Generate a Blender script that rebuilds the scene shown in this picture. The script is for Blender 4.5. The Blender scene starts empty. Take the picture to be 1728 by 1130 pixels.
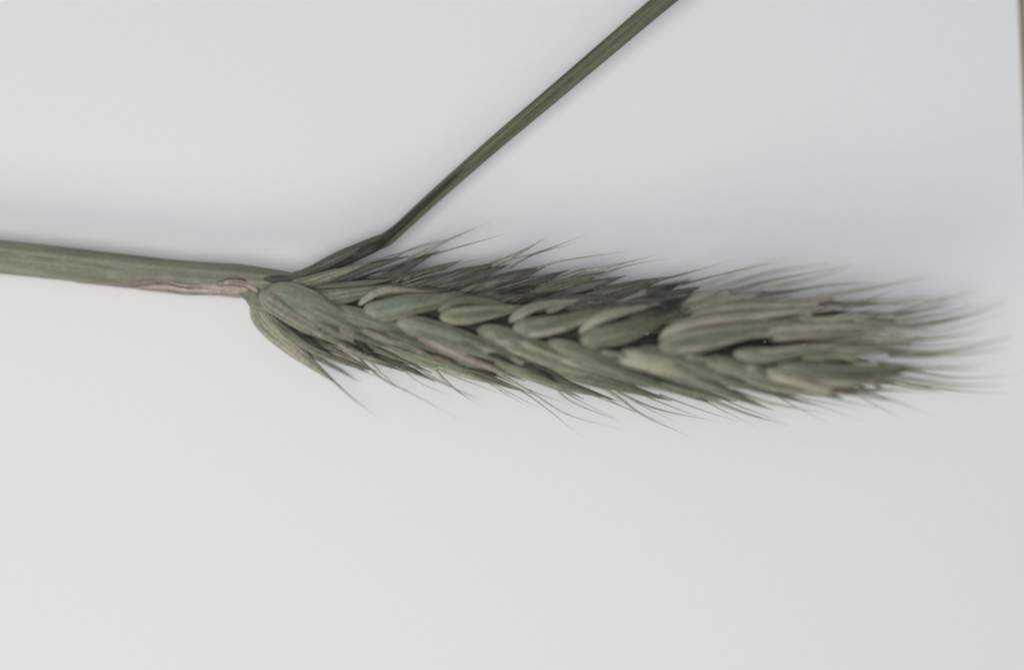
import bpy, math, random
from mathutils import Vector, noise
random.seed(11)
S = 1e-4            # one "unit" of the layout below is a tenth of a millimetre
D = 0.30            # camera height over the paper (m)
scn = bpy.context.scene

# ------------------------------------------------------------------ camera
cam = bpy.data.cameras.new('camera'); co = bpy.data.objects.new('camera', cam)
scn.collection.objects.link(co); scn.camera = co
co.location = (0, 0, D)
cam.sensor_width = 36; cam.lens = 36 * D / (1728 * S)
cam.clip_start = 0.01; cam.clip_end = 50
cam.dof.use_dof = True; cam.dof.focus_distance = D - 0.0092; cam.dof.aperture_fstop = 1.6
# ------------------------------------------------------------------ world + window light
w = bpy.data.worlds.new('World'); scn.world = w; w.use_nodes = True
bg = w.node_tree.nodes['Background']
bg.inputs[0].default_value = (0.90, 0.965, 1.13, 1); bg.inputs[1].default_value = 0.24
def area(name, loc, target, sx, sy, energy, color):
    ld = bpy.data.lights.new(name, 'AREA'); lo = bpy.data.objects.new(name, ld); scn.collection.objects.link(lo)
    ld.shape = 'RECTANGLE'; ld.size = sx; ld.size_y = sy; ld.energy = energy; ld.color = color
    lo.location = loc; lo.rotation_euler = (Vector(target) - Vector(loc)).to_track_quat('-Z', 'Y').to_euler()
area('window_light', (-0.32, -0.52, 0.42), (-0.02, 0, 0), 0.36, 0.30, 1.6, (1.0, 0.965, 0.90))
area('overhead_fill', (-0.09, -0.07, 0.62), (-0.05, 0, 0), 0.28, 0.28, 2.24, (1.0, 0.982, 0.955))  # added overhead lamp, no source seen, thins the shadow around the ear
scn.view_settings.view_transform = 'Standard'; scn.view_settings.look = 'None'
scn.view_settings.exposure = 0; scn.view_settings.gamma = 1
scn.render.filter_size = 1.9
try: scn.cycles.filter_width = 1.9
except Exception: pass

# ------------------------------------------------------------------ helpers
LIFT = 26            # the springy bent stem holds the whole plant a little off the paper
def P(px, py, z=0.0):
    if z: z += LIFT
    k = (D - z * S) / D
    return Vector(((px - 864) * S * k, (565 - py) * S * k, z * S))
def axis_z(x): return 52 + max(0, x - 440) * 0.075

def link(name, me, mat, parent=None, label=None, kind=None):
    o = bpy.data.objects.new(name, me); scn.collection.objects.link(o)
    if mat: me.materials.append(mat)
    if parent is not None:
        o.parent = parent; o.matrix_parent_inverse.identity()
        if parent.parent is None: o.location = -parent.location
    if label: o['label'] = label
    if kind: o['kind'] = kind
    return o
def catmull(pts, n):
    pts = [Vector(p) for p in pts]
    if len(pts) == 2: return [pts[0].lerp(pts[1], i / (n - 1)) for i in range(n)]
    P0 = [pts[0] * 2 - pts[1]] + pts + [pts[-1] * 2 - pts[-2]]
    L = [0]
    for i in range(1, len(pts)): L.append(L[-1] + (pts[i] - pts[i-1]).length)
    out = []
    for k in range(n):
        s = L[-1] * k / (n - 1); i = 0
        while i < len(pts) - 2 and s > L[i+1]: i += 1
        t = (s - L[i]) / (L[i+1] - L[i]); a, b, c, d = P0[i:i+4]
        out.append(0.5 * ((2*b) + (c-a)*t + (2*a-5*b+4*c-d)*t*t + (3*b-a-3*c+d)*t**3))
    return out
def sweep(path, ring, up=Vector((0, 0, 1)), wob=0.0):
    """ring(t) -> list of (side, normal, u) offsets in metres; closed section, closed ends"""
    n = len(path); vs = []; at = []; m = None
    for i, p in enumerate(path):
        t = i / (n - 1)
        T = (path[min(i+1, n-1)] - path[max(i-1, 0)]).normalized()
        sd = T.cross(up).normalized(); N = sd.cross(T).normalized()
        r = ring(t); m = len(r)
        for (a, b, u) in r:
            q = p + sd * a + N * b
            if wob: q = q + N * (noise.noise(q * 900) * wob)
            vs.append(q); at.append((u, t, 0))
    fs = []
    for i in range(n - 1):
        for j in range(m):
            a = i*m + j; b = i*m + (j+1) % m
            fs.append((a, b, b + m, a + m))
    fs.append(tuple(reversed(range(m)))); fs.append(tuple(range((n-1)*m, n*m)))
    me = bpy.data.meshes.new('m'); me.from_pydata(vs, [], fs)
    A = me.attributes.new('huv', 'FLOAT_VECTOR', 'POINT')
    for i, v in enumerate(at): A.data[i].vector = v
    me.polygons.foreach_set('use_smooth', [True] * len(me.polygons)); me.update()
    return me

# ------------------------------------------------------------------ materials
def newmat(name):
    m = bpy.data.materials.new(name); m.use_nodes = True
    nt = m.node_tree; b = nt.nodes['Principled BSDF']; return m, nt, b
def N(nt, t, **kw):
    n = nt.nodes.new(t)
    for k, v in kw.items(): setattr(n, k, v)
    return n
def mix(nt, fac, a, b):
    n = N(nt, 'ShaderNodeMix', data_type='RGBA')
    for sock, v in ((n.inputs[0], fac), (n.inputs[6], a), (n.inputs[7], b)):
        if hasattr(v, 'is_output'): nt.links.new(v, sock)
        elif isinstance(v, tuple): sock.default_value = (*v, 1)
        else: sock.default_value = v
    return n.outputs[2]
def mp(nt, v, a, b, c=0, d=1, smooth=True):
    n = N(nt, 'ShaderNodeMapRange'); n.clamp = True
    if smooth: n.interpolation_type = 'SMOOTHSTEP'
    nt.links.new(v, n.inputs[0])
    for i, x in enumerate((a, b, c, d)): n.inputs[i+1].default_value = x
    return n.outputs[0]
def math_(nt, op, a, b):
    n = N(nt, 'ShaderNodeMath', operation=op)
    for i, x in enumerate((a, b)):
        if hasattr(x, 'is_output'): nt.links.new(x, n.inputs[i])
        else: n.inputs[i].default_value = x
    return n.outputs[0]
def plant_mat(name, c1, c2, edge, tip, patch=None, patch_amt=0.5, edge_amt=0.8, rough=0.6, veins=15, vs=1.0, vary=0.18, fine=0.2, vein_amt=0.09, trans=0):
    m, nt, b = newmat(name)
    a = N(nt, 'ShaderNodeAttribute', attribute_name='huv')
    sx = N(nt, 'ShaderNodeSeparateXYZ'); nt.links.new(a.outputs['Vector'], sx.inputs[0])
    u, v = sx.outputs[0], sx.outputs[1]
    oi = N(nt, 'ShaderNodeObjectInfo')
    # streaks along the length
    mpn = N(nt, 'ShaderNodeMapping'); mpn.inputs['Scale'].default_value = (8, 1.3 * vs, 1)
    nt.links.new(a.outputs['Vector'], mpn.inputs[0])
    ns = N(nt, 'ShaderNodeTexNoise', noise_dimensions='4D'); ns.inputs['Scale'].default_value = 1.0; ns.inputs['Detail'].default_value = 4
    nt.links.new(mpn.outputs[0], ns.inputs[0]); nt.links.new(math_(nt, 'MULTIPLY', oi.outputs['Random'], 60), ns.inputs['W'])
    col = mix(nt, mp(nt, ns.outputs[0], 0.42, 0.58), tuple(x*.86 for x in c1), tuple(x*1.08 for x in c2))
    # patches
    tc = N(nt, 'ShaderNodeTexCoord')
    n2 = N(nt, 'ShaderNodeTexNoise'); n2.inputs['Scale'].default_value = 260; n2.inputs['Detail'].default_value = 5
    nt.links.new(tc.outputs['Object'], n2.inputs[0])
    if patch: col = mix(nt, math_(nt, 'MULTIPLY', mp(nt, n2.outputs[0], 0.5, 0.68), patch_amt), col, patch)
    # pale margin + keel + base
    e = math_(nt, 'ABSOLUTE', math_(nt, 'SUBTRACT', u, 0.5), 0)
    col = mix(nt, math_(nt, 'MULTIPLY', mp(nt, e, 0.38, 0.48), edge_amt), col, edge)
    col = mix(nt, mp(nt, v, 0.24, 0.0, 0, 0.7), col, edge)
    col = mix(nt, mp(nt, v, 0.62, 1.0, 0, 0.8), col, tip)
    # veins
    wv = N(nt, 'ShaderNodeMath', operation='SINE'); nt.links.new(math_(nt, 'MULTIPLY', u, veins * 3.14159), wv.inputs[0])
    hs = N(nt, 'ShaderNodeHueSaturation'); nt.links.new(col, hs.inputs['Color'])
    val = math_(nt, 'ADD', mp(nt, oi.outputs['Random'], 0, 1, 1 - vary, 1 + vary, False), math_(nt, 'MULTIPLY', wv.outputs[0], vein_amt))
    n3 = N(nt, 'ShaderNodeTexNoise'); n3.inputs['Scale'].default_value = 1500; n3.inputs['Detail'].default_value = 3
    nt.links.new(tc.outputs['Object'], n3.inputs[0])
    val = math_(nt, 'ADD', val, mp(nt, n3.outputs[0], 0.3, 0.7, -fine, fine, False))
    nt.links.new(val, hs.inputs['Value'])
    nt.links.new(hs.outputs[0], b.inputs['Base Color'])
    b.inputs['Roughness'].default_value = rough
    b.inputs['Specular IOR Level'].default_value = 0.35
    bp = N(nt, 'ShaderNodeBump'); bp.inputs['Strength'].default_value = 0.5; bp.inputs['Distance'].default_value = 0.00012
    h = math_(nt, 'ADD', math_(nt, 'MULTIPLY', wv.outputs[0], 0.35), n3.outputs[0])
    nt.links.new(h, bp.inputs['Height']); nt.links.new(bp.outputs[0], b.inputs['Normal'])
    if trans:
        tr = N(nt, 'ShaderNodeBsdfTranslucent'); nt.links.new(hs.outputs[0], tr.inputs['Color'])
        ms = N(nt, 'ShaderNodeMixShader'); ms.inputs[0].default_value = trans
        nt.links.new(b.outputs[0], ms.inputs[1]); nt.links.new(tr.outputs[0], ms.inputs[2])
        nt.links.new(ms.outputs[0], nt.nodes['Material Output'].inputs['Surface'])
    return m
G = plant_mat('fresh_husk', (.115,.126,.076), (.185,.200,.128), (.33,.325,.235), (.21,.21,.14), (.155,.180,.130), .6)
B = plant_mat('bloom_husk', (.112,.126,.084), (.172,.192,.134), (.33,.325,.24), (.21,.215,.145), (.158,.192,.150), .7)
Y = plant_mat('straw_husk', (.215,.215,.15), (.32,.31,.225), (.42,.40,.31), (.25,.235,.165), (.14,.16,.11), .5)
K = plant_mat('pink_husk', (.22,.19,.15), (.35,.30,.245), (.36,.32,.255), (.24,.215,.165), (.17,.18,.12), .8)
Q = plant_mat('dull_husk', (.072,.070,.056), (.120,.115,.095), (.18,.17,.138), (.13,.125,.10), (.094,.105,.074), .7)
R = plant_mat('brown_husk', (.12,.08,.06), (.22,.16,.125), (.18,.15,.11), (.10,.06,.045), (.17,.165,.115), .6)
T = plant_mat('tan_husk', (.215,.210,.155), (.30,.29,.22), (.35,.325,.26), (.34,.32,.27), (.15,.155,.11), .5)
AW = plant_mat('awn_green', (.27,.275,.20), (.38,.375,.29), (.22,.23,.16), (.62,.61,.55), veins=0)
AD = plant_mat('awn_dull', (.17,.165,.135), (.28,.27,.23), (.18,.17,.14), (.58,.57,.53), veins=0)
STEM = plant_mat('sheath_green', (.170,.185,.115), (.215,.228,.152), (.19,.205,.13), (.17,.18,.125), (.245,.25,.175), .5, 0.4, 0.42, veins=22, vs=2, vary=0, fine=.08, vein_amt=.035)
LEAF = plant_mat('leaf_green', (.082,.098,.056), (.115,.135,.078), (.13,.155,.09), (.095,.12,.065), (.12,.115,.085), .5, 0.5, 0.5, veins=14, vs=4, vary=0, fine=.10, vein_amt=.05)
MEMB = plant_mat('membrane_pink', (.19,.13,.105), (.40,.32,.275), (.27,.235,.17), (.38,.325,.275), (.21,.165,.13), .6, .7, .6, veins=8, vs=3, vary=0)
D_ = plant_mat('painted_shade', (.016,.016,.012), (.042,.040,.032), (.06,.057,.045), (.04,.038,.03), (.05,.05,.038), .6)  # near-black standing in for shade in grooves, slits and the kink

m, nt, b = newmat('paper_white')
tc = N(nt, 'ShaderNodeTexCoord')
mpn = N(nt, 'ShaderNodeMapping'); mpn.inputs['Scale'].default_value = (900, 1300, 900); nt.links.new(tc.outputs['Object'], mpn.inputs[0])
n1 = N(nt, 'ShaderNodeTexNoise'); n1.inputs['Scale'].default_value = 1; n1.inputs['Detail'].default_value = 6; nt.links.new(mpn.outputs[0], n1.inputs[0])
n2 = N(nt, 'ShaderNodeTexNoise'); n2.inputs['Scale'].default_value = 2600; n2.inputs['Detail'].default_value = 4; nt.links.new(tc.outputs['Object'], n2.inputs[0])
c = mix(nt, mp(nt, n1.outputs[0], .3, .7), (.768, .770, .765), (.789, .790, .784))
nt.links.new(c, b.inputs['Base Color']); b.inputs['Roughness'].default_value = .85; b.inputs['Specular IOR Level'].default_value = .2
bp = N(nt, 'ShaderNodeBump'); bp.inputs['Strength'].default_value = .12; bp.inputs['Distance'].default_value = .0001
nt.links.new(n2.outputs[0], bp.inputs['Height']); nt.links.new(bp.outputs[0], b.inputs['Normal'])
PAPER = m
m, nt, b = newmat('table_wood')
tc = N(nt, 'ShaderNodeTexCoord')
mpn = N(nt, 'ShaderNodeMapping'); mpn.inputs['Scale'].default_value = (60, 14, 30); nt.links.new(tc.outputs['Object'], mpn.inputs[0])
n1 = N(nt, 'ShaderNodeTexNoise'); n1.inputs['Scale'].default_value = 4; n1.inputs['Detail'].default_value = 6; n1.inputs['Distortion'].default_value = 1.2
nt.links.new(mpn.outputs[0], n1.inputs[0])
c = mix(nt, mp(nt, n1.outputs[0], .35, .65), (.20, .15, .11), (.36, .32, .24))
nt.links.new(c, b.inputs['Base Color']); b.inputs['Roughness'].default_value = .5
WOOD = m

# ------------------------------------------------------------------ setting: table and paper
import bmesh
def box(name, x0, x1, y0, y1, z0, z1, mat, bev):
    bm = bmesh.new(); bmesh.ops.create_cube(bm, size=1)
    for v in bm.verts:
        v.co = Vector(((x0+x1)/2 + v.co.x*(x1-x0), (y0+y1)/2 + v.co.y*(y1-y0), (z0+z1)/2 + v.co.z*(z1-z0)))
    bmesh.ops.bevel(bm, geom=bm.edges[:], offset=bev, segments=2, affect='EDGES')
    me = bpy.data.meshes.new(name); bm.to_mesh(me); bm.free(); return me
t = link('tabletop', box('t', -.35, .45, -.30, .35, -.032, -.0012, WOOD, .002), WOOD); t['kind'] = 'structure'
# paper sheet: a 297 x 210 mm sheet, its right edge runs just inside the picture
W_, H_ = .297, .210; nx, ny = 60, 44
e0, e1 = P(1717, 0), P(1730, 310)
dirv = (e0 - e1).normalized()                    # up along the right edge
rt = Vector((dirv.y, -dirv.x, 0))                # outward
corner = e0 + dirv * 0.035
vs = []; fs = []
for k in range(2):
    for j in range(ny + 1):
        for i in range(nx + 1):
            a = i / nx * W_; bb = j / ny * H_
            q = corner - rt * a - dirv * bb
            lift = 0.0006 * (1 - a / W_) ** 6 * (1 - bb / H_) ** 2
            q.z = lift + noise.noise(q * 14) * .00010 - (0.0003 if k else 0)
            vs.append(q)
L = (nx+1)*(ny+1)
for j in range(ny):
    for i in range(nx):
        a = j*(nx+1)+i
        fs.append((a, a+nx+1, a+nx+2, a+1)); fs.append((L+a, L+a+1, L+a+nx+2, L+a+nx+1))
rim = [i for i in range(nx+1)] + [j*(nx+1)+nx for j in range(1, ny+1)] + [ny*(nx+1)+i for i in range(nx-1, -1, -1)] + [j*(nx+1) for j in range(ny-1, 0, -1)]
for i in range(len(rim)):
    a, b2 = rim[i], rim[(i+1) % len(rim)]; c0 = len(vs)
    vs += [vs[a].copy(), vs[b2].copy(), vs[L+b2].copy(), vs[L+a].copy()]; fs.append((c0, c0+1, c0+2, c0+3))
me = bpy.data.meshes.new('paper'); me.from_pydata(vs, [], fs)
me.polygons.foreach_set('use_smooth', [True]*len(me.polygons)); me.update()
paper = link('paper_sheet', me, PAPER)
paper['label'] = 'plain white sheet of paper under the green cereal ear'; paper['category'] = 'paper'

# ------------------------------------------------------------------ the plant
plant = bpy.data.objects.new('cereal_ear', None); scn.collection.objects.link(plant)
plant.location = P(440, 500, 0); plant.empty_display_size = .01
plant['label'] = 'green unripe bristly cereal ear with bent stem and narrow leaf on white paper'; plant['category'] = 'cereal ear'

def husk_mesh(pts, hw, ht, n=30, roll=0.0, keel=0.25, asym=0.0, tipw=0.07):
    path = catmull([P(x, y, axis_z(x) + dz) for (x, y, dz) in pts], n)
    up = Vector((0, math.sin(roll), math.cos(roll)))
    ph = random.random() * 9; K_ = 9
    def ring(t):
        f = 1.0
        if t < .20: f = math.sqrt(max(0, 1 - (1 - t/.20)**2)) * .93 + .07
        if t > .30: f = max(tipw, (1 - ((t-.30)/.70)**1.45)) if t < 1 else tipw
        f *= 1 + .05 * math.sin(t * 11 + ph)
        out = []
        for j in range(K_ * 2 + 1):
            s = -1 + j / K_
            h = (1 - abs(s)**2.3) * (1 + asym * s) + keel * math.exp(-(s/.16)**2) * (0.35 + .65*t)
            out.append((s * hw * f * S, h * ht * .72 * (f**.8) * S, (s+1)/2))
        for j in range(1, K_):
            s = 1 - 2 * j / K_
            out.append((s * hw * f * S, -.35 * ht * f * (1 - s*s) * S, (s+1)/2))
        return out
    return sweep(path, ring, up, wob=.00008)
def awn_mesh(pts, r0, r1=.2, n=18):
    r0 = r0 * (.72 if r0 < 3.9 else 1.0)
    path = catmull([P(x, y, z) for (x, y, z) in pts], n)
    jit = Vector((random.uniform(-1, 1), random.uniform(-1, 1), 0))
    def ring(t):
        r = (r0 * (1-t)**1.25 + r1) * S
        return [(r * math.cos(a*math.pi/3), r * math.sin(a*math.pi/3) * .8, .5) for a in range(6)]
    for i, p in enumerate(path):
        p += Vector((noise.noise(p*200 + jit*5), noise.noise(p*200 + jit*9), 0)) * .00010 * (i/n)
    return sweep(path, ring)

def spikelet(base, husks, awns=(), core=Q, name='spikelet'):
    """base (x,y,dz,dx,dy,hw); husks: (kind, pts, hw, ht, mat[, roll]); awns: (pts, r0, mat)"""
    x, y, dz, dx, dy, hw = base
    if LOW:
        y += 4
        husks = [(h[0], [(p[0], p[1] + 5, p[2] - 4) for p in h[1][:-1]] + [(h[1][-1][0]*1.22 - h[1][-2][0]*.22, h[1][-1][1]*1.22 - h[1][-2][1]*.22 + 4, h[1][-1][2] - 6)], h[2] * .93, *h[3:]) for h in husks]
    if x > 1230: husks = [(h[0], h[1], h[2] * .84, *h[3:]) for h in husks]
    sp = link(name, husk_mesh([(x, y, dz), (x+dx*.5, y+dy*.5, dz+2), (x+dx, y+dy, dz)], hw, hw*.8, 14, keel=0), core, plant)
    for h in husks:
        kind, pts, w_, ht, mat = h[:5]; roll = h[5] if len(h) > 5 else 0
        link(kind, husk_mesh(pts, w_, ht, roll=roll, keel=.3 if kind == 'glume' else .12), mat, sp)
        if kind == 'lemma' and w_ >= 12.5 and mat in (G, B, Y):
            # papery inner and outer bracts that sheathe the grain, each with its own keel and tip
            for q in range(3 if LOW else 2):
                off = ((.62, -.5, .1) if LOW else (-.62, .55))[q] * random.uniform(.85, 1.1)
                dirx = pts[-1][0] - pts[0][0]; diry = pts[-1][1] - pts[0][1]; dl = math.hypot(dirx, diry)
                nx_, ny_ = -diry/dl, dirx/dl
                st = random.uniform(.05, .35) if LOW else random.uniform(.02, .12); ext = random.uniform(.02, .22)
                c3 = catmull([Vector(p) for p in pts], 12)
                def pk(t_):
                    if t_ >= 1: return c3[-1] + (c3[-1] - c3[-3]) * (t_ - 1) * 5
                    a_ = t_ * 11; i_ = int(a_); return c3[i_].lerp(c3[min(i_+1, 11)], a_ - i_)
                ww = w_ * (1 if LOW else .95)
                bp_ = []
                for e_, t_ in enumerate((st, st + .3, .78, 1 + ext)):
                    o_ = off * ww * (.75, 1.0, .62, .1)[e_]
                    v_ = pk(t_); bp_.append((v_.x + nx_*o_, v_.y + ny_*o_, v_.z + ht * (.30, .36, .25, -.1)[e_] * (1.35 if abs(off) < .3 else .8)))
                link('glume', husk_mesh(bp_, w_ * random.uniform(.30, .42), ht*.45, n=22, keel=.55), random.choice([Y, mat, G, B] if LOW else [mat, Y, G, T]), sp)
    for (pts, r0, mat) in awns:
        pts = [(p[0], p[1], axis_z(min(p[0], 1500)) + p[2]) for p in pts]
        link('awn', awn_mesh(pts, r0), mat, sp)
    return sp
g, l = 'glume', 'lemma'
LOW = False

# --- stem, sheath, membrane, leaf --------------------------------------------------
stem_pts = [(-160, 419, 30), (0, 433, 30), (100, 443.5, 30), (200, 455, 31), (300, 466, 33), (380, 471, 37), (430, 474, 44), (500, 476, 52)]
spath = catmull([P(*p) for p in stem_pts], 90)
def sheath_hw(t):
    return 28.0 - 1.5*t - (12 * max(0, (t-.84)/.16)**1.6)
def ring(t):
    r = sheath_hw(t); out = []
    for j in range(40):
        a = j / 40 * 2 * math.pi
        k = r * (1 + .018 * math.cos(9*a) + .02*math.cos(2*a + 1) + .05*math.exp(-((a-1.3)/.12)**2))
        out.append((k * math.cos(a) * S, k * math.sin(a) * .9 * S, j/40))
    return out
link('leaf_sheath', sweep(spath, ring), STEM, plant)
# papery sheath margin: a strip wrapped over the side of the sheath that faces the window
def strip(i0, i1, a_lo, a_hi, off, mat, name, lab, seed=0):
    seg = spath[i0:i1]; n = len(seg); K_ = 16
    def ring(t):
        gi = (i0 + t * (n-1)) / 89; r = sheath_hw(gi)
        hi = a_hi(t); lo = a_lo; out = []
        for j in range(K_ + 1):
            a = lo + (hi - lo) * j / K_
            k = r + off * (1 - t*.2) * (1 if j < K_ else .6) + 1.1 * math.sin(a * 14 + t * 9 + seed) * t + 1.4 * math.sin(a*6 - t*17)*t
            out.append((k * math.cos(a) * S, k * math.sin(a) * .9 * S, j / K_))
        for j in range(K_, -1, -1):
            a = lo + (hi - lo) * j / K_; k = r - 1.5
            out.append((k * math.cos(a) * S, k * math.sin(a) * .9 * S, j / K_))
        return out
    link(name, sweep(seg, ring), mat, plant, lab)
# angle 0 = +side (T x up): for a path running to +x that is -y, the window side
strip(26, 80, -.9, lambda t: -.75 + 1.98 * min(1, t*1.7)**1.2 + .10*math.sin(t*23) + .05*math.sin(t*51), 1.8, MEMB, 'sheath_margin', 'dry pinkish papery margin of the sheath')
# torn folded flap of the margin at the throat
fl = sweep(catmull([P(368, 479, 60), P(392, 476, 66), P(415, 479, 66), P(436, 492, 62)], 16),
           lambda t: [(a * (4 + 2.5*math.sin(t*3)) * S, bq * 1.4 * S, .5 + a/2) for a, bq in ((-1, 0), (-.5, .8), (0, 1.2), (.5, .7), (1, 0), (0, -.6))], wob=.0003)
link('sheath_flap', fl, MEMB, plant)
# throat: short collar where ear leaves the sheath
link('ear_stalk', sweep(catmull([P(405, 481, 46), P(425, 497, 52), P(436, 512, 58), P(470, 520, 62)], 20),
     lambda t: [((15 - 3*t) * math.cos(a*math.pi/8) * S, (13 - 2*t) * math.sin(a*math.pi/8) * S, a/16) for a in range(16)]), STEM, plant)
link('collar', sweep(catmull([P(425, 470, 52), P(452, 472, 56), P(480, 474, 60), P(510, 474, 58)], 18),
     lambda t: [((11 - 2*t) * math.cos(a*math.pi/8) * S, (9 + 2*math.sin(t*3)) * math.sin(a*math.pi/8) * S, a/16) for a in range(16)]), Q, plant)
# leaf blade, narrow and folded along its midrib
lp = [(478, 474, 48), (520, 463, 54), (575, 436, 56), (632, 412, 50), (662, 396, 46), (735, 330, 46), (833, 244, 52), (936, 157, 60), (1030, 77, 70), (1121, 0, 80), (1260, -112, 96)]
lpath = catmull([P(*p) for p in lp], 150)
def leafhw(t):
    base = 10.5 + 4.8 * min(1, max(0, (t - .24)) / .6)
    if t < .24: base = 10 + 3.0 * math.sin(t/.24*math.pi)
    return base
def ring(t):
    hw_ = leafhw(t); out = []; K_ = 10
    fold = 1.0 - .75 * min(1, t*1.5)
    for j in range(2*K_ + 1):
        s = -1 + j / K_
        h = 5.5 * (1 - abs(s)**2.5) - (5.0*fold) * math.exp(-((s-.12)/.15)**2)
        out.append((s*hw_*S, h*S, (s+1)/2))
    for j in range(1, 2*K_):
        s = 1 - j / K_
        out.append((s*hw_*S, (-7*(1-abs(s)**1.6)) * S, (s+1)/2))
    return out
blade = link('leaf_blade', sweep(lpath, ring), LEAF, plant)
# crumpled edge at the leaf's kink, near-black shade painted into its folds
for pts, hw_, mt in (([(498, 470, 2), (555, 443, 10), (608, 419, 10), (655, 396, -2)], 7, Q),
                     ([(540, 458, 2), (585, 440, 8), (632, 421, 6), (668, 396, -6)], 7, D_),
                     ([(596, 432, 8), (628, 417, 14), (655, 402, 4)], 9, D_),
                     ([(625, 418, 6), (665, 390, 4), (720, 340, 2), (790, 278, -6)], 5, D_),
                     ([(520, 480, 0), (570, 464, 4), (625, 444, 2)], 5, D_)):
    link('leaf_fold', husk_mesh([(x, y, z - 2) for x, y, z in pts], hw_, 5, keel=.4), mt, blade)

# --- rachis ------------------------------------------------------------------------
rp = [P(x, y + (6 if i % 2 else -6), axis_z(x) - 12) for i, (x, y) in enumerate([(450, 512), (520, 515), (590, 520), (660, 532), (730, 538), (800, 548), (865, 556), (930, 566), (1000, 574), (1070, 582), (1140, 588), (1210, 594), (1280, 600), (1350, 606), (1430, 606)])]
link('rachis', sweep(catmull(rp, 90), lambda t: [((26 - 10*t) * math.cos(a*math.pi/6) * S, (18-6*t) * math.sin(a*math.pi/6) * S, .5) for a in range(12)], wob=.0003), D_, plant)  # near-black colour paints the shade deep in the groove

# --- upper front row (bases on the zigzag line, tips leaning up and right) -----------
spikelet((492, 484, 5, 60, -16, 9), [
    (l, [(486, 484, 14), (530, 473, 22), (580, 457, 14), (632, 440, 4)], 10, 8, Y),
    (l, [(500, 488, 0), (560, 470, 2), (620, 450, 0), (690, 432, -6)], 12, 8, Q)],
    [([(628, 441, 4), (700, 420, 0), (760, 402, 0)], 2.2, AD)])
spikelet((505, 505, 8, 70, -6, 12), [
    (l, [(498, 503, 18), (550, 504, 27), (610, 494, 22), (672, 482, 8)], 15, 11, B),
    (g, [(520, 488, 6), (570, 484, 12), (620, 478, 8), (668, 470, 0)], 8, 6, G)],
    [([(670, 482, 8), (730, 462, 4), (800, 446, 2)], 2, AD)])
spikelet((625, 525, 10, 60, -12, 14), [
    (l, [(610, 528, 28), (660, 521, 37), (720, 509, 28), (800, 500, 6)], 19, 14, B),
    (g, [(604, 516, 24), (622, 501, 32), (655, 489, 28), (745, 494, 10)], 6.5, 6, Y),
    (l, [(640, 500, 6), (700, 492, 10), (770, 490, 0)], 9, 7, Q)],
    [([(795, 501, 6), (870, 478, 2), (950, 455, 0)], 2, AD)])
spikelet((752, 534, 10, 50, -10, 12), [
    (l, [(740, 535, 27), (785, 532, 36), (830, 526, 28), (880, 520, 8)], 15, 12, G),
    (g, [(738, 526, 24), (768, 509, 30), (820, 508, 26), (892, 526, 8)], 7, 6, G),
    (l, [(790, 508, 8), (840, 500, 8), (900, 498, 0)], 10, 7, Q)],
    [([(885, 520, 8), (950, 494, 2), (1020, 474, 0)], 2, AD)])
spikelet((878, 552, 10, 50, -10, 13), [
    (l, [(864, 555, 28), (915, 551, 38), (965, 541, 32), (1030, 516, 6)], 17, 14, G),
    (g, [(858, 544, 22), (880, 528, 32), (915, 515, 24), (990, 505, 4)], 8, 7, T),
    (l, [(890, 520, 4), (950, 508, 6), (1030, 500, 0)], 12, 8, Q)],
    [([(1020, 518, 6), (1100, 490, 2), (1190, 462, 0)], 2, AD)])
spikelet((990, 568, 10, 50, -12, 13), [
    (l, [(978, 574, 30), (1030, 565, 41), (1085, 551, 33), (1150, 526, 6)], 18.5, 15, G),
    (g, [(977, 562, 24), (1003, 542, 35), (1045, 527, 28), (1120, 512, 4)], 9.5, 8, T),
    (l, [(1010, 530, 4), (1070, 516, 6), (1150, 502, 0)], 12, 8, Q)],
    [([(1145, 528, 6), (1230, 495, 2), (1330, 468, 0)], 2, AD)])
spikelet((1128, 580, 10, 60, -10, 14), [
    (l, [(1110, 585, 30), (1170, 575, 42), (1238, 563, 34), (1320, 548, 6)], 19.5, 15, B),
    (g, [(1111, 574, 24), (1145, 553, 37), (1215, 537, 32), (1400, 520, 8)], 10.5, 8, T),
    (l, [(1160, 540, 4), (1230, 525, 10), (1350, 512, 4)], 14, 8, T)],
    [([(1310, 548, 6), (1400, 515, 12), (1500, 500, 20)], 2.2, AD), ([(1395, 520, 8), (1480, 515, 15), (1600, 500, 30)], 2.4, AW)])
spikelet((1250, 596, 10, 60, -4, 11), [
    (l, [(1236, 597, 27), (1295, 599, 36), (1350, 592, 28), (1440, 576, 6)], 15, 12, B),
    (l, [(1330, 545, 0), (1400, 538, 8), (1470, 532, 4), (1540, 526, 0)], 6, 5, T),
    (l, [(1400, 555, 4), (1460, 552, 8), (1520, 552, 4), (1575, 556, 0)], 5, 4, T),
    (l, [(1410, 575, 4), (1470, 573, 10), (1530, 572, 4), (1580, 574, 0)], 5, 4, Y),
    (g, [(1320, 588, 18), (1370, 586, 24), (1430, 580, 16), (1520, 572, 4)], 8, 6, K),
    (l, [(1250, 562, 8), (1320, 555, 14), (1400, 550, 10), (1490, 546, 2)], 13, 9, T),
    (l, [(1300, 572, 12), (1360, 566, 16), (1440, 562, 8), (1500, 566, 2)], 8, 7, T)],
    [([(1435, 577, 6), (1530, 572, 20), (1650, 560, 45)], 2.4, AW), ([(1485, 546, 2), (1570, 545, 20), (1695, 512, 60)], 3.2, AW),
     ([(1500, 566, 4), (1560, 566, 10), (1620, 560, 20)], 2.4, AW)])
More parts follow.
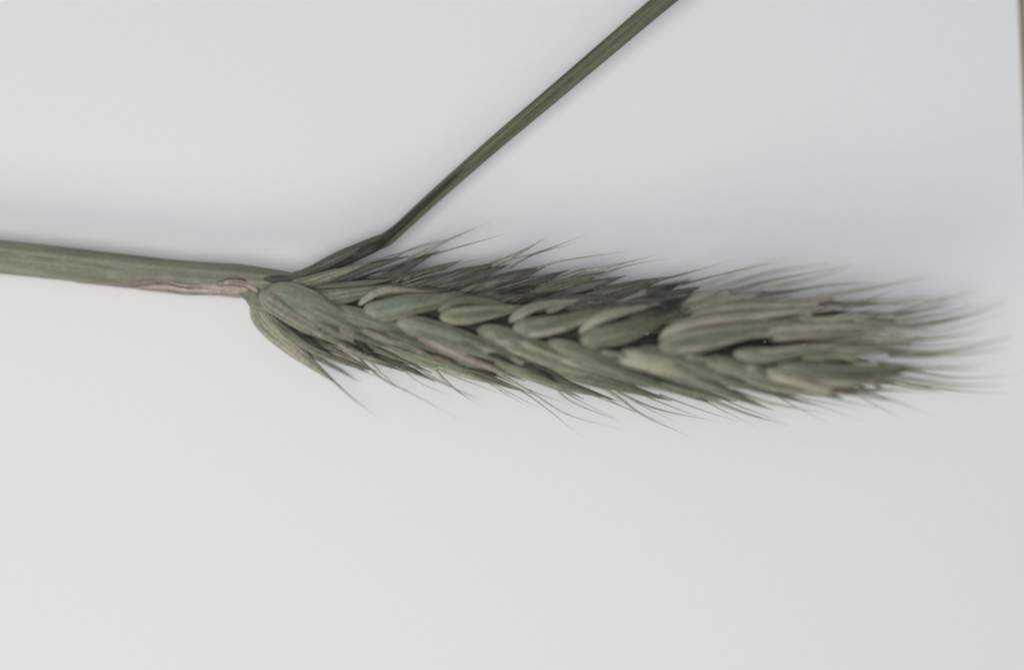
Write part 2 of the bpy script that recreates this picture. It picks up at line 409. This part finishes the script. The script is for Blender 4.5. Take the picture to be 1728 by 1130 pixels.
spikelet((1370, 604, 8, 40, -3, 8), [
    (l, [(1350, 606, 20), (1420, 597, 27), (1475, 592, 18), (1535, 592, 4)], 10, 9, G),
    (l, [(1400, 596, 10), (1450, 586, 14), (1500, 583, 8), (1550, 584, 0)], 7, 6, T)],
    [([(1525, 592, 4), (1610, 590, 20), (1706, 569, 60)], 3.0, AW), ([(1540, 596, 0), (1610, 597, 20), (1700, 588, 50)], 3.0, AW)])

LOW = True
# --- lower front row -----------------------------------------------------------------
spikelet((452, 505, 5, 60, 30, 16), [
    (l, [(448, 486, 26), (505, 503, 42), (575, 538, 34), (665, 588, 6)], 27, 18, B, -.1),
    (g, [(438, 488, 28), (466, 508, 44), (506, 535, 42), (578, 578, 12)], 19, 13, Y, -.1)],
    [([(652, 592, 4), (700, 640, -20), (760, 668, -30)], 1.8, AW)])
spikelet((440, 525, -10, 50, 35, 14), [
    (g, [(430, 500, 4), (444, 538, 10), (495, 584, 2), (560, 636, -20)], 17, 10, Y, -.2),
    (l, [(446, 520, 2), (492, 556, 12), (545, 585, 4), (600, 608, -14)], 15, 9, G, -.2),
    (l, [(470, 545, -4), (510, 572, 0), (560, 596, -6), (610, 618, -18)], 11, 8, Q, -.2),
    (l, [(470, 562, -14), (520, 590, -14), (560, 612, -22), (600, 636, -34)], 6, 5, T, -.2)],
    [([(560, 640, -24), (600, 676, -40), (642, 708, -50)], 2.4, AW), ([(520, 592, -10), (560, 614, -30), (612, 642, -40)], 1.8, AW),
     ([(585, 610, -20), (610, 625, -30), (650, 640, -36)], 1.6, AD)])
spikelet((570, 520, 10, 60, 22, 13), [
    (l, [(554, 518, 28), (610, 531, 37), (685, 558, 28), (780, 602, 2)], 16, 12, B),
    (g, [(556, 532, 18), (600, 548, 28), (650, 573, 22), (720, 610, 2)], 12, 9, Y),
    (l, [(560, 560, 2), (610, 580, 8), (660, 602, 0), (720, 632, -16)], 12, 9, Q)],
    [([(716, 606, 2), (760, 650, -24), (812, 686, -36)], 4.4, AW), ([(712, 630, -16), (765, 655, -26), (812, 674, -40)], 1.8, AW),
     ([(590, 588, 0), (640, 635, -26), (695, 664, -36), (772, 706, -44)], 2.6, AW), ([(600, 585, -4), (665, 648, -26), (705, 668, -36)], 2.4, AW)])
spikelet((690, 545, 10, 60, 18, 15), [
    (l, [(666, 538, 30), (730, 553, 41), (815, 582, 30), (920, 625, 2)], 20, 15, B),
    (g, [(686, 560, 20), (735, 575, 34), (795, 602, 28), (870, 632, 4)], 11, 9, K),
    (l, [(640, 568, 4), (710, 596, 14), (780, 618, 6), (850, 644, -14)], 15, 11, G),
    (l, [(700, 586, 12), (745, 600, 20), (780, 612, 12), (812, 622, -4)], 5.5, 5, R)],
    [([(846, 643, -14), (900, 672, -26), (985, 740, -40)], 2.0, AW), ([(838, 628, -10), (900, 664, -22), (960, 700, -36), (1045, 724, -40)], 3.6, AW),
     ([(800, 630, -10), (850, 662, -24), (900, 690, -36)], 2.2, AW)])
spikelet((822, 556, 10, 60, 18, 14), [
    (l, [(803, 550, 28), (870, 569, 38), (945, 597, 28), (1040, 634, 2)], 18, 13, B),
    (g, [(840, 575, 22), (890, 590, 31), (950, 614, 22), (1020, 640, 2)], 10, 8, Y),
    (l, [(810, 595, 4), (880, 618, 12), (940, 638, 2), (1000, 658, -14)], 14, 10, G),
    (l, [(840, 610, -8), (900, 632, -6), (970, 662, -20)], 8, 6, T)],
    [([(930, 645, -10), (965, 678, -26), (1050, 712, -36)], 3.0, AW), ([(985, 635, -4), (1040, 668, -22), (1085, 700, -34), (1165, 737, -44)], 4.2, AW),
     ([(990, 655, -14), (1060, 690, -30), (1120, 712, -36)], 2.0, AW)])
spikelet((935, 580, 10, 60, 14, 13), [
    (l, [(918, 573, 28), (985, 592, 37), (1055, 618, 27), (1145, 654, 2)], 17, 12, G),
    (g, [(960, 600, 20), (1010, 615, 28), (1070, 638, 18), (1130, 656, 0)], 9, 7, B),
    (l, [(930, 612, 2), (1000, 634, 10), (1060, 650, 0), (1120, 668, -16)], 13, 9, G)],
    [([(1040, 660, -8), (1110, 690, -26), (1215, 712, -40)], 2.8, AW), ([(1112, 665, -16), (1180, 690, -28), (1250, 712, -40)], 2.0, AW)])
spikelet((1055, 596, 10, 60, 12, 13), [
    (l, [(1040, 593, 30), (1092, 604, 42), (1160, 630, 32), (1245, 664, 2)], 18, 14, Y),
    (l, [(1070, 586, 20), (1140, 599, 33), (1215, 626, 26), (1310, 658, 0)], 17, 12, B),
    (g, [(1050, 622, 8), (1110, 640, 12), (1170, 656, 0), (1230, 670, -14)], 13, 9, G)],
    [([(1170, 662, -8), (1250, 694, -22), (1330, 718, -36)], 4.4, AW), ([(1236, 660, 2), (1300, 680, -8), (1400, 698, -14)], 4.2, AW),
     ([(1300, 656, 0), (1360, 672, -10), (1450, 690, -16)], 2.4, AD)])
spikelet((1200, 605, 10, 60, 10, 12), [
    (l, [(1186, 602, 28), (1240, 614, 37), (1305, 632, 26), (1390, 658, 0)], 16, 12, G),
    (g, [(1190, 630, 14), (1240, 638, 20), (1300, 648, 10), (1370, 662, -6)], 9, 7, Y),
    (l, [(1240, 622, 34), (1260, 627, 36), (1282, 633, 30)], 4.5, 4, R)],
    [([(1385, 657, 0), (1450, 668, -4), (1530, 680, 0)], 2.8, AW), ([(1360, 660, -6), (1440, 680, -8), (1500, 690, 0)], 1.8, AD)])
spikelet((1290, 622, 6, 50, 8, 11), [
    (l, [(1270, 618, 24), (1325, 631, 34), (1375, 645, 22), (1440, 655, 2)], 14, 10, Y),
    (g, [(1320, 626, 40), (1350, 634, 42), (1385, 644, 32)], 7, 4, K),
    (g, [(1300, 642, 6), (1350, 650, 12), (1400, 656, 8), (1450, 656, 0)], 8, 7, Y),
    (l, [(1385, 648, 10), (1415, 655, 16), (1445, 655, 8), (1480, 656, 2)], 6, 6, R)],
    [([(1475, 656, 2), (1560, 658, 15), (1680, 650, 30)], 2.2, AW), ([(1430, 660, 0), (1480, 670, 4), (1525, 680, 8)], 2.6, AD)])
spikelet((1325, 618, 8, 60, 2, 12), [
    (l, [(1305, 616, 26), (1385, 621, 36), (1450, 622, 26), (1530, 618, 2)], 19, 14, B),
    (g, [(1350, 632, 20), (1410, 636, 28), (1460, 638, 18), (1510, 640, 2)], 12, 9, Y)],
    [([(1522, 618, 2), (1590, 622, 20), (1660, 620, 40)], 2.4, AW), ([(1500, 630, 2), (1560, 640, 15), (1620, 642, 25)], 3.0, AD),
     ([(1500, 640, 0), (1570, 654, 10), (1650, 650, 24)], 2.4, AW)])

LOW = False
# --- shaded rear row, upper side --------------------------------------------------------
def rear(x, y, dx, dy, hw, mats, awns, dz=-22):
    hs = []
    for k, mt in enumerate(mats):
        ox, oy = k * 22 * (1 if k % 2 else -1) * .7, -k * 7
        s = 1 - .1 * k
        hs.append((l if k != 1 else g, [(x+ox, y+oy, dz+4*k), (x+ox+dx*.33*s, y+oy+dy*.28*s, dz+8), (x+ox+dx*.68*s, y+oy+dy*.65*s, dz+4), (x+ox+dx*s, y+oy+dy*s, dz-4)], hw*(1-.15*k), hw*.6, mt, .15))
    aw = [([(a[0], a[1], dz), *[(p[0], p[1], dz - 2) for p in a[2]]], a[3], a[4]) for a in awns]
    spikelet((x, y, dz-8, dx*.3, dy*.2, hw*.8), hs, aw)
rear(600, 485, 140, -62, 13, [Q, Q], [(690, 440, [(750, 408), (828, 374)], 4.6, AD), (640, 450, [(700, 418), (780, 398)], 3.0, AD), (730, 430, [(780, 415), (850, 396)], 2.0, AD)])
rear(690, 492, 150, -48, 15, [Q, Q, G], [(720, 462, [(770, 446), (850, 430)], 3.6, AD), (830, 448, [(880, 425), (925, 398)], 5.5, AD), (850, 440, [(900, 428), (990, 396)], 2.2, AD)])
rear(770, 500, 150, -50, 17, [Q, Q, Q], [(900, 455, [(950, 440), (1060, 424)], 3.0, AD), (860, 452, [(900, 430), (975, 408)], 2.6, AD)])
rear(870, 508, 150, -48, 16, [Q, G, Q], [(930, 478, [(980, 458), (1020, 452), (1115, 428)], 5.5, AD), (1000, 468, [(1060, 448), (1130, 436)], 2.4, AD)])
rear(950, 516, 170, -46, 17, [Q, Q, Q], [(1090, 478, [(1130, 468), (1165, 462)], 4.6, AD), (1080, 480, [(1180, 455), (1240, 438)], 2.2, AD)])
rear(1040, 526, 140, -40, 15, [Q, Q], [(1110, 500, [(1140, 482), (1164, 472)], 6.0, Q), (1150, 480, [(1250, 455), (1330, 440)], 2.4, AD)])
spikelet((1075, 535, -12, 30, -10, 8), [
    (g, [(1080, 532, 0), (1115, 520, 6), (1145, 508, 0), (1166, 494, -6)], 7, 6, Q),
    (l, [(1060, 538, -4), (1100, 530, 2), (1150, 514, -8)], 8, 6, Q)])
rear(1110, 536, 190, -44, 17, [T, T, T], [(1230, 494, [(1300, 474), (1420, 450)], 4.2, AD), (1260, 500, [(1330, 492), (1410, 480), (1490, 478)], 4.6, AD)], -14)
rear(1200, 545, 210, -40, 17, [T, T, T], [(1330, 508, [(1420, 496), (1560, 470)], 3.6, AD), (1370, 512, [(1450, 512), (1560, 515)], 4.6, AD)], -12)
rear(1290, 562, 210, -26, 16, [T, T, T], [(1450, 530, [(1530, 528), (1640, 508)], 4.2, AW), (1470, 542, [(1540, 548), (1650, 528)], 4.6, AW), (1420, 520, [(1500, 512), (1600, 505)], 3.4, AD)], -8)
rear(1370, 592, 170, -14, 12, [T, Y], [(1500, 580, [(1580, 582), (1660, 575)], 3.0, AW)], -6)
# rear, lower side
for (x, y, dx, dy, hw, ms) in ((510, 548, 110, 52, 13, [G, Q]), (620, 572, 120, 50, 14, [G, T]), (730, 592, 120, 46, 14, [Q, G]), (850, 608, 120, 44, 13, [G, T]), (960, 622, 120, 40, 13, [G, G]), (1080, 632, 130, 34, 12, [G, T]), (1200, 636, 140, 26, 11, [T, G]), (1330, 632, 130, 20, 10, [Y, T])):
    tx, ty = x + dx*.9, y + dy*.9
    rear(x, y, dx, dy, hw, ms, [(tx, ty, [(tx+50, ty+22), (tx+130, ty+52)], 1.9, AW), (tx-30, ty, [(tx+20, ty+28), (tx+80, ty+58)], 1.6, AW)], -20)
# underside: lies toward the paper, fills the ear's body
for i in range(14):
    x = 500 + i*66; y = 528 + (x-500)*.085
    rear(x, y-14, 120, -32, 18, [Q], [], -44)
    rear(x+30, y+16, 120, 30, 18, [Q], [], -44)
    rear(x, y, 110, 8, 15, [D_], [], -36)  # dark middle husks, groove shade painted in their colour
# narrow outer bracts that overlap the plump husks along both rows
parts = [o for o in plant.children if o.name.startswith('spikelet')]
bx = {o: 440 + 1e4 * (sum((v.co.x for v in o.data.vertices), 0) / len(o.data.vertices) ) + 424 for o in parts}
def nearest(x): return min(parts, key=lambda o: abs(bx[o] - x))
for i in range(120):
    x = random.uniform(520, 1400)
    low = random.random() < .72
    r_ = random.random()
    if low and i % 4 == 0: mt_ = D_  # some lower bracts are painted near-black as shaded gaps between husks
    else: mt_ = None
    if low:
        y = 548 + (x-560)*.078 + r_ * 42; sl = .40 - .22*(x-520)/900; dz = 42 - r_*40
    else:
        y = 500 + (x-560)*.078 - r_ * 26; sl = -.36 + .22*(x-520)/900; dz = 10 - r_*22
    ln = random.uniform(45, 110); hw = random.uniform(2.6, 6.2); cv = random.uniform(-6, 6)
    mt = mt_ or random.choice([G, B, Y, G, B, T, K, Y] if low else [Q, D_, G, T])
    if mt_: dz -= 8
    link('glume', husk_mesh([(x, y, dz), (x+ln*.5, y+ln*.5*sl+cv, dz+5), (x+ln, y+ln*sl, dz-10)], hw, hw*.7, n=20, keel=.4), mt, nearest(x))
# short ragged tips that break up the lower outline, and loose fine bristles
for i in range(150):
    x = random.uniform(540, 1500); upper = random.random() < .55
    yy = 478 + (x-640)*.085 if upper else 588 + (x-640)*.062
    yy += random.uniform(-10, 16) * (1 if upper else -1)
    sht = random.random() < .5
    ln = random.uniform(28, 62) if sht else random.uniform(80, 170)
    sl = (-.46 if upper else .42) * (1 - (x-640)/1250) * random.uniform(.6, 1.25)
    z = axis_z(x) - 10 + random.uniform(-18, 12); c_ = random.uniform(-8, 8)
    link('awn', awn_mesh([(x, yy, z), (x+ln*.5, yy+ln*.5*sl+c_, z), (x+ln, yy+ln*sl, z+5)], random.uniform(2.2, 4.2) if sht else random.uniform(.8, 1.8), .15), (Q if x < 1150 else T) if upper and sht else AD if upper else AW, nearest(x))

# long pale wisps trailing from the tip of the ear
for i in range(34):
    x = random.uniform(1340, 1530); y = 520 + 125 * ((i * .618) % 1); ln = random.uniform(90, 200)
    sl = (y - 590) / 65 * .16 + random.uniform(-.08, .08)
    if y < 560: sl -= .06
    z = axis_z(1450) + random.uniform(-30, 30)
    link('awn', awn_mesh([(x, y, z), (x+ln*.5, y+ln*.5*sl, z+8), (x+ln, y+ln*sl*.8 - random.uniform(-2, 14), z+25)], random.uniform(1.6, 3.4), .2), random.choice([AW, T, T]), nearest(x-60))
# added dark slivers that paint the shaded gap between awns at the husk ends
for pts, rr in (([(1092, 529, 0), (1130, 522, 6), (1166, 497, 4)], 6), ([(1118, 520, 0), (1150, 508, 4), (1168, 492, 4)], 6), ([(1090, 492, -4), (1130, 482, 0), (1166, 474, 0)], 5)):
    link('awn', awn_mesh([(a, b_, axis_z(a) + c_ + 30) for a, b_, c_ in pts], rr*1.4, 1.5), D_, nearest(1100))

# the longest awns, running out past the tip towards the edge of the paper
for (x0, y0, x1, y1, x2, y2, rr) in ((1440, 540, 1570, 548, 1700, 511, 4.0), (1450, 560, 1590, 556, 1690, 530, 3.4), (1490, 592, 1600, 592, 1708, 568, 4.2), (1500, 600, 1600, 600, 1700, 588, 3.8),
    (1480, 612, 1570, 620, 1650, 621, 3.2), (1490, 620, 1570, 632, 1610, 640, 3.4), (1480, 635, 1580, 646, 1690, 651, 3.4), (1420, 510, 1510, 506, 1600, 500, 3.4), (1380, 500, 1470, 486, 1560, 468, 3.2),
    (1290, 488, 1370, 470, 1440, 446, 3.4), (1430, 656, 1490, 670, 1530, 682, 3.4), (1440, 572, 1560, 574, 1660, 556, 3.2), (1200, 490, 1300, 460, 1400, 446, 3.0), (1180, 486, 1250, 458, 1330, 432, 2.6)):
    z = axis_z(1480)
    link('awn', awn_mesh([(x0, y0, z), (x1, y1, z+10), (x2, y2, z+22)], rr, .5), random.choice([AW, T]), nearest(x0-60))

# dark slivers painting the shade in slits between the lowest left bracts
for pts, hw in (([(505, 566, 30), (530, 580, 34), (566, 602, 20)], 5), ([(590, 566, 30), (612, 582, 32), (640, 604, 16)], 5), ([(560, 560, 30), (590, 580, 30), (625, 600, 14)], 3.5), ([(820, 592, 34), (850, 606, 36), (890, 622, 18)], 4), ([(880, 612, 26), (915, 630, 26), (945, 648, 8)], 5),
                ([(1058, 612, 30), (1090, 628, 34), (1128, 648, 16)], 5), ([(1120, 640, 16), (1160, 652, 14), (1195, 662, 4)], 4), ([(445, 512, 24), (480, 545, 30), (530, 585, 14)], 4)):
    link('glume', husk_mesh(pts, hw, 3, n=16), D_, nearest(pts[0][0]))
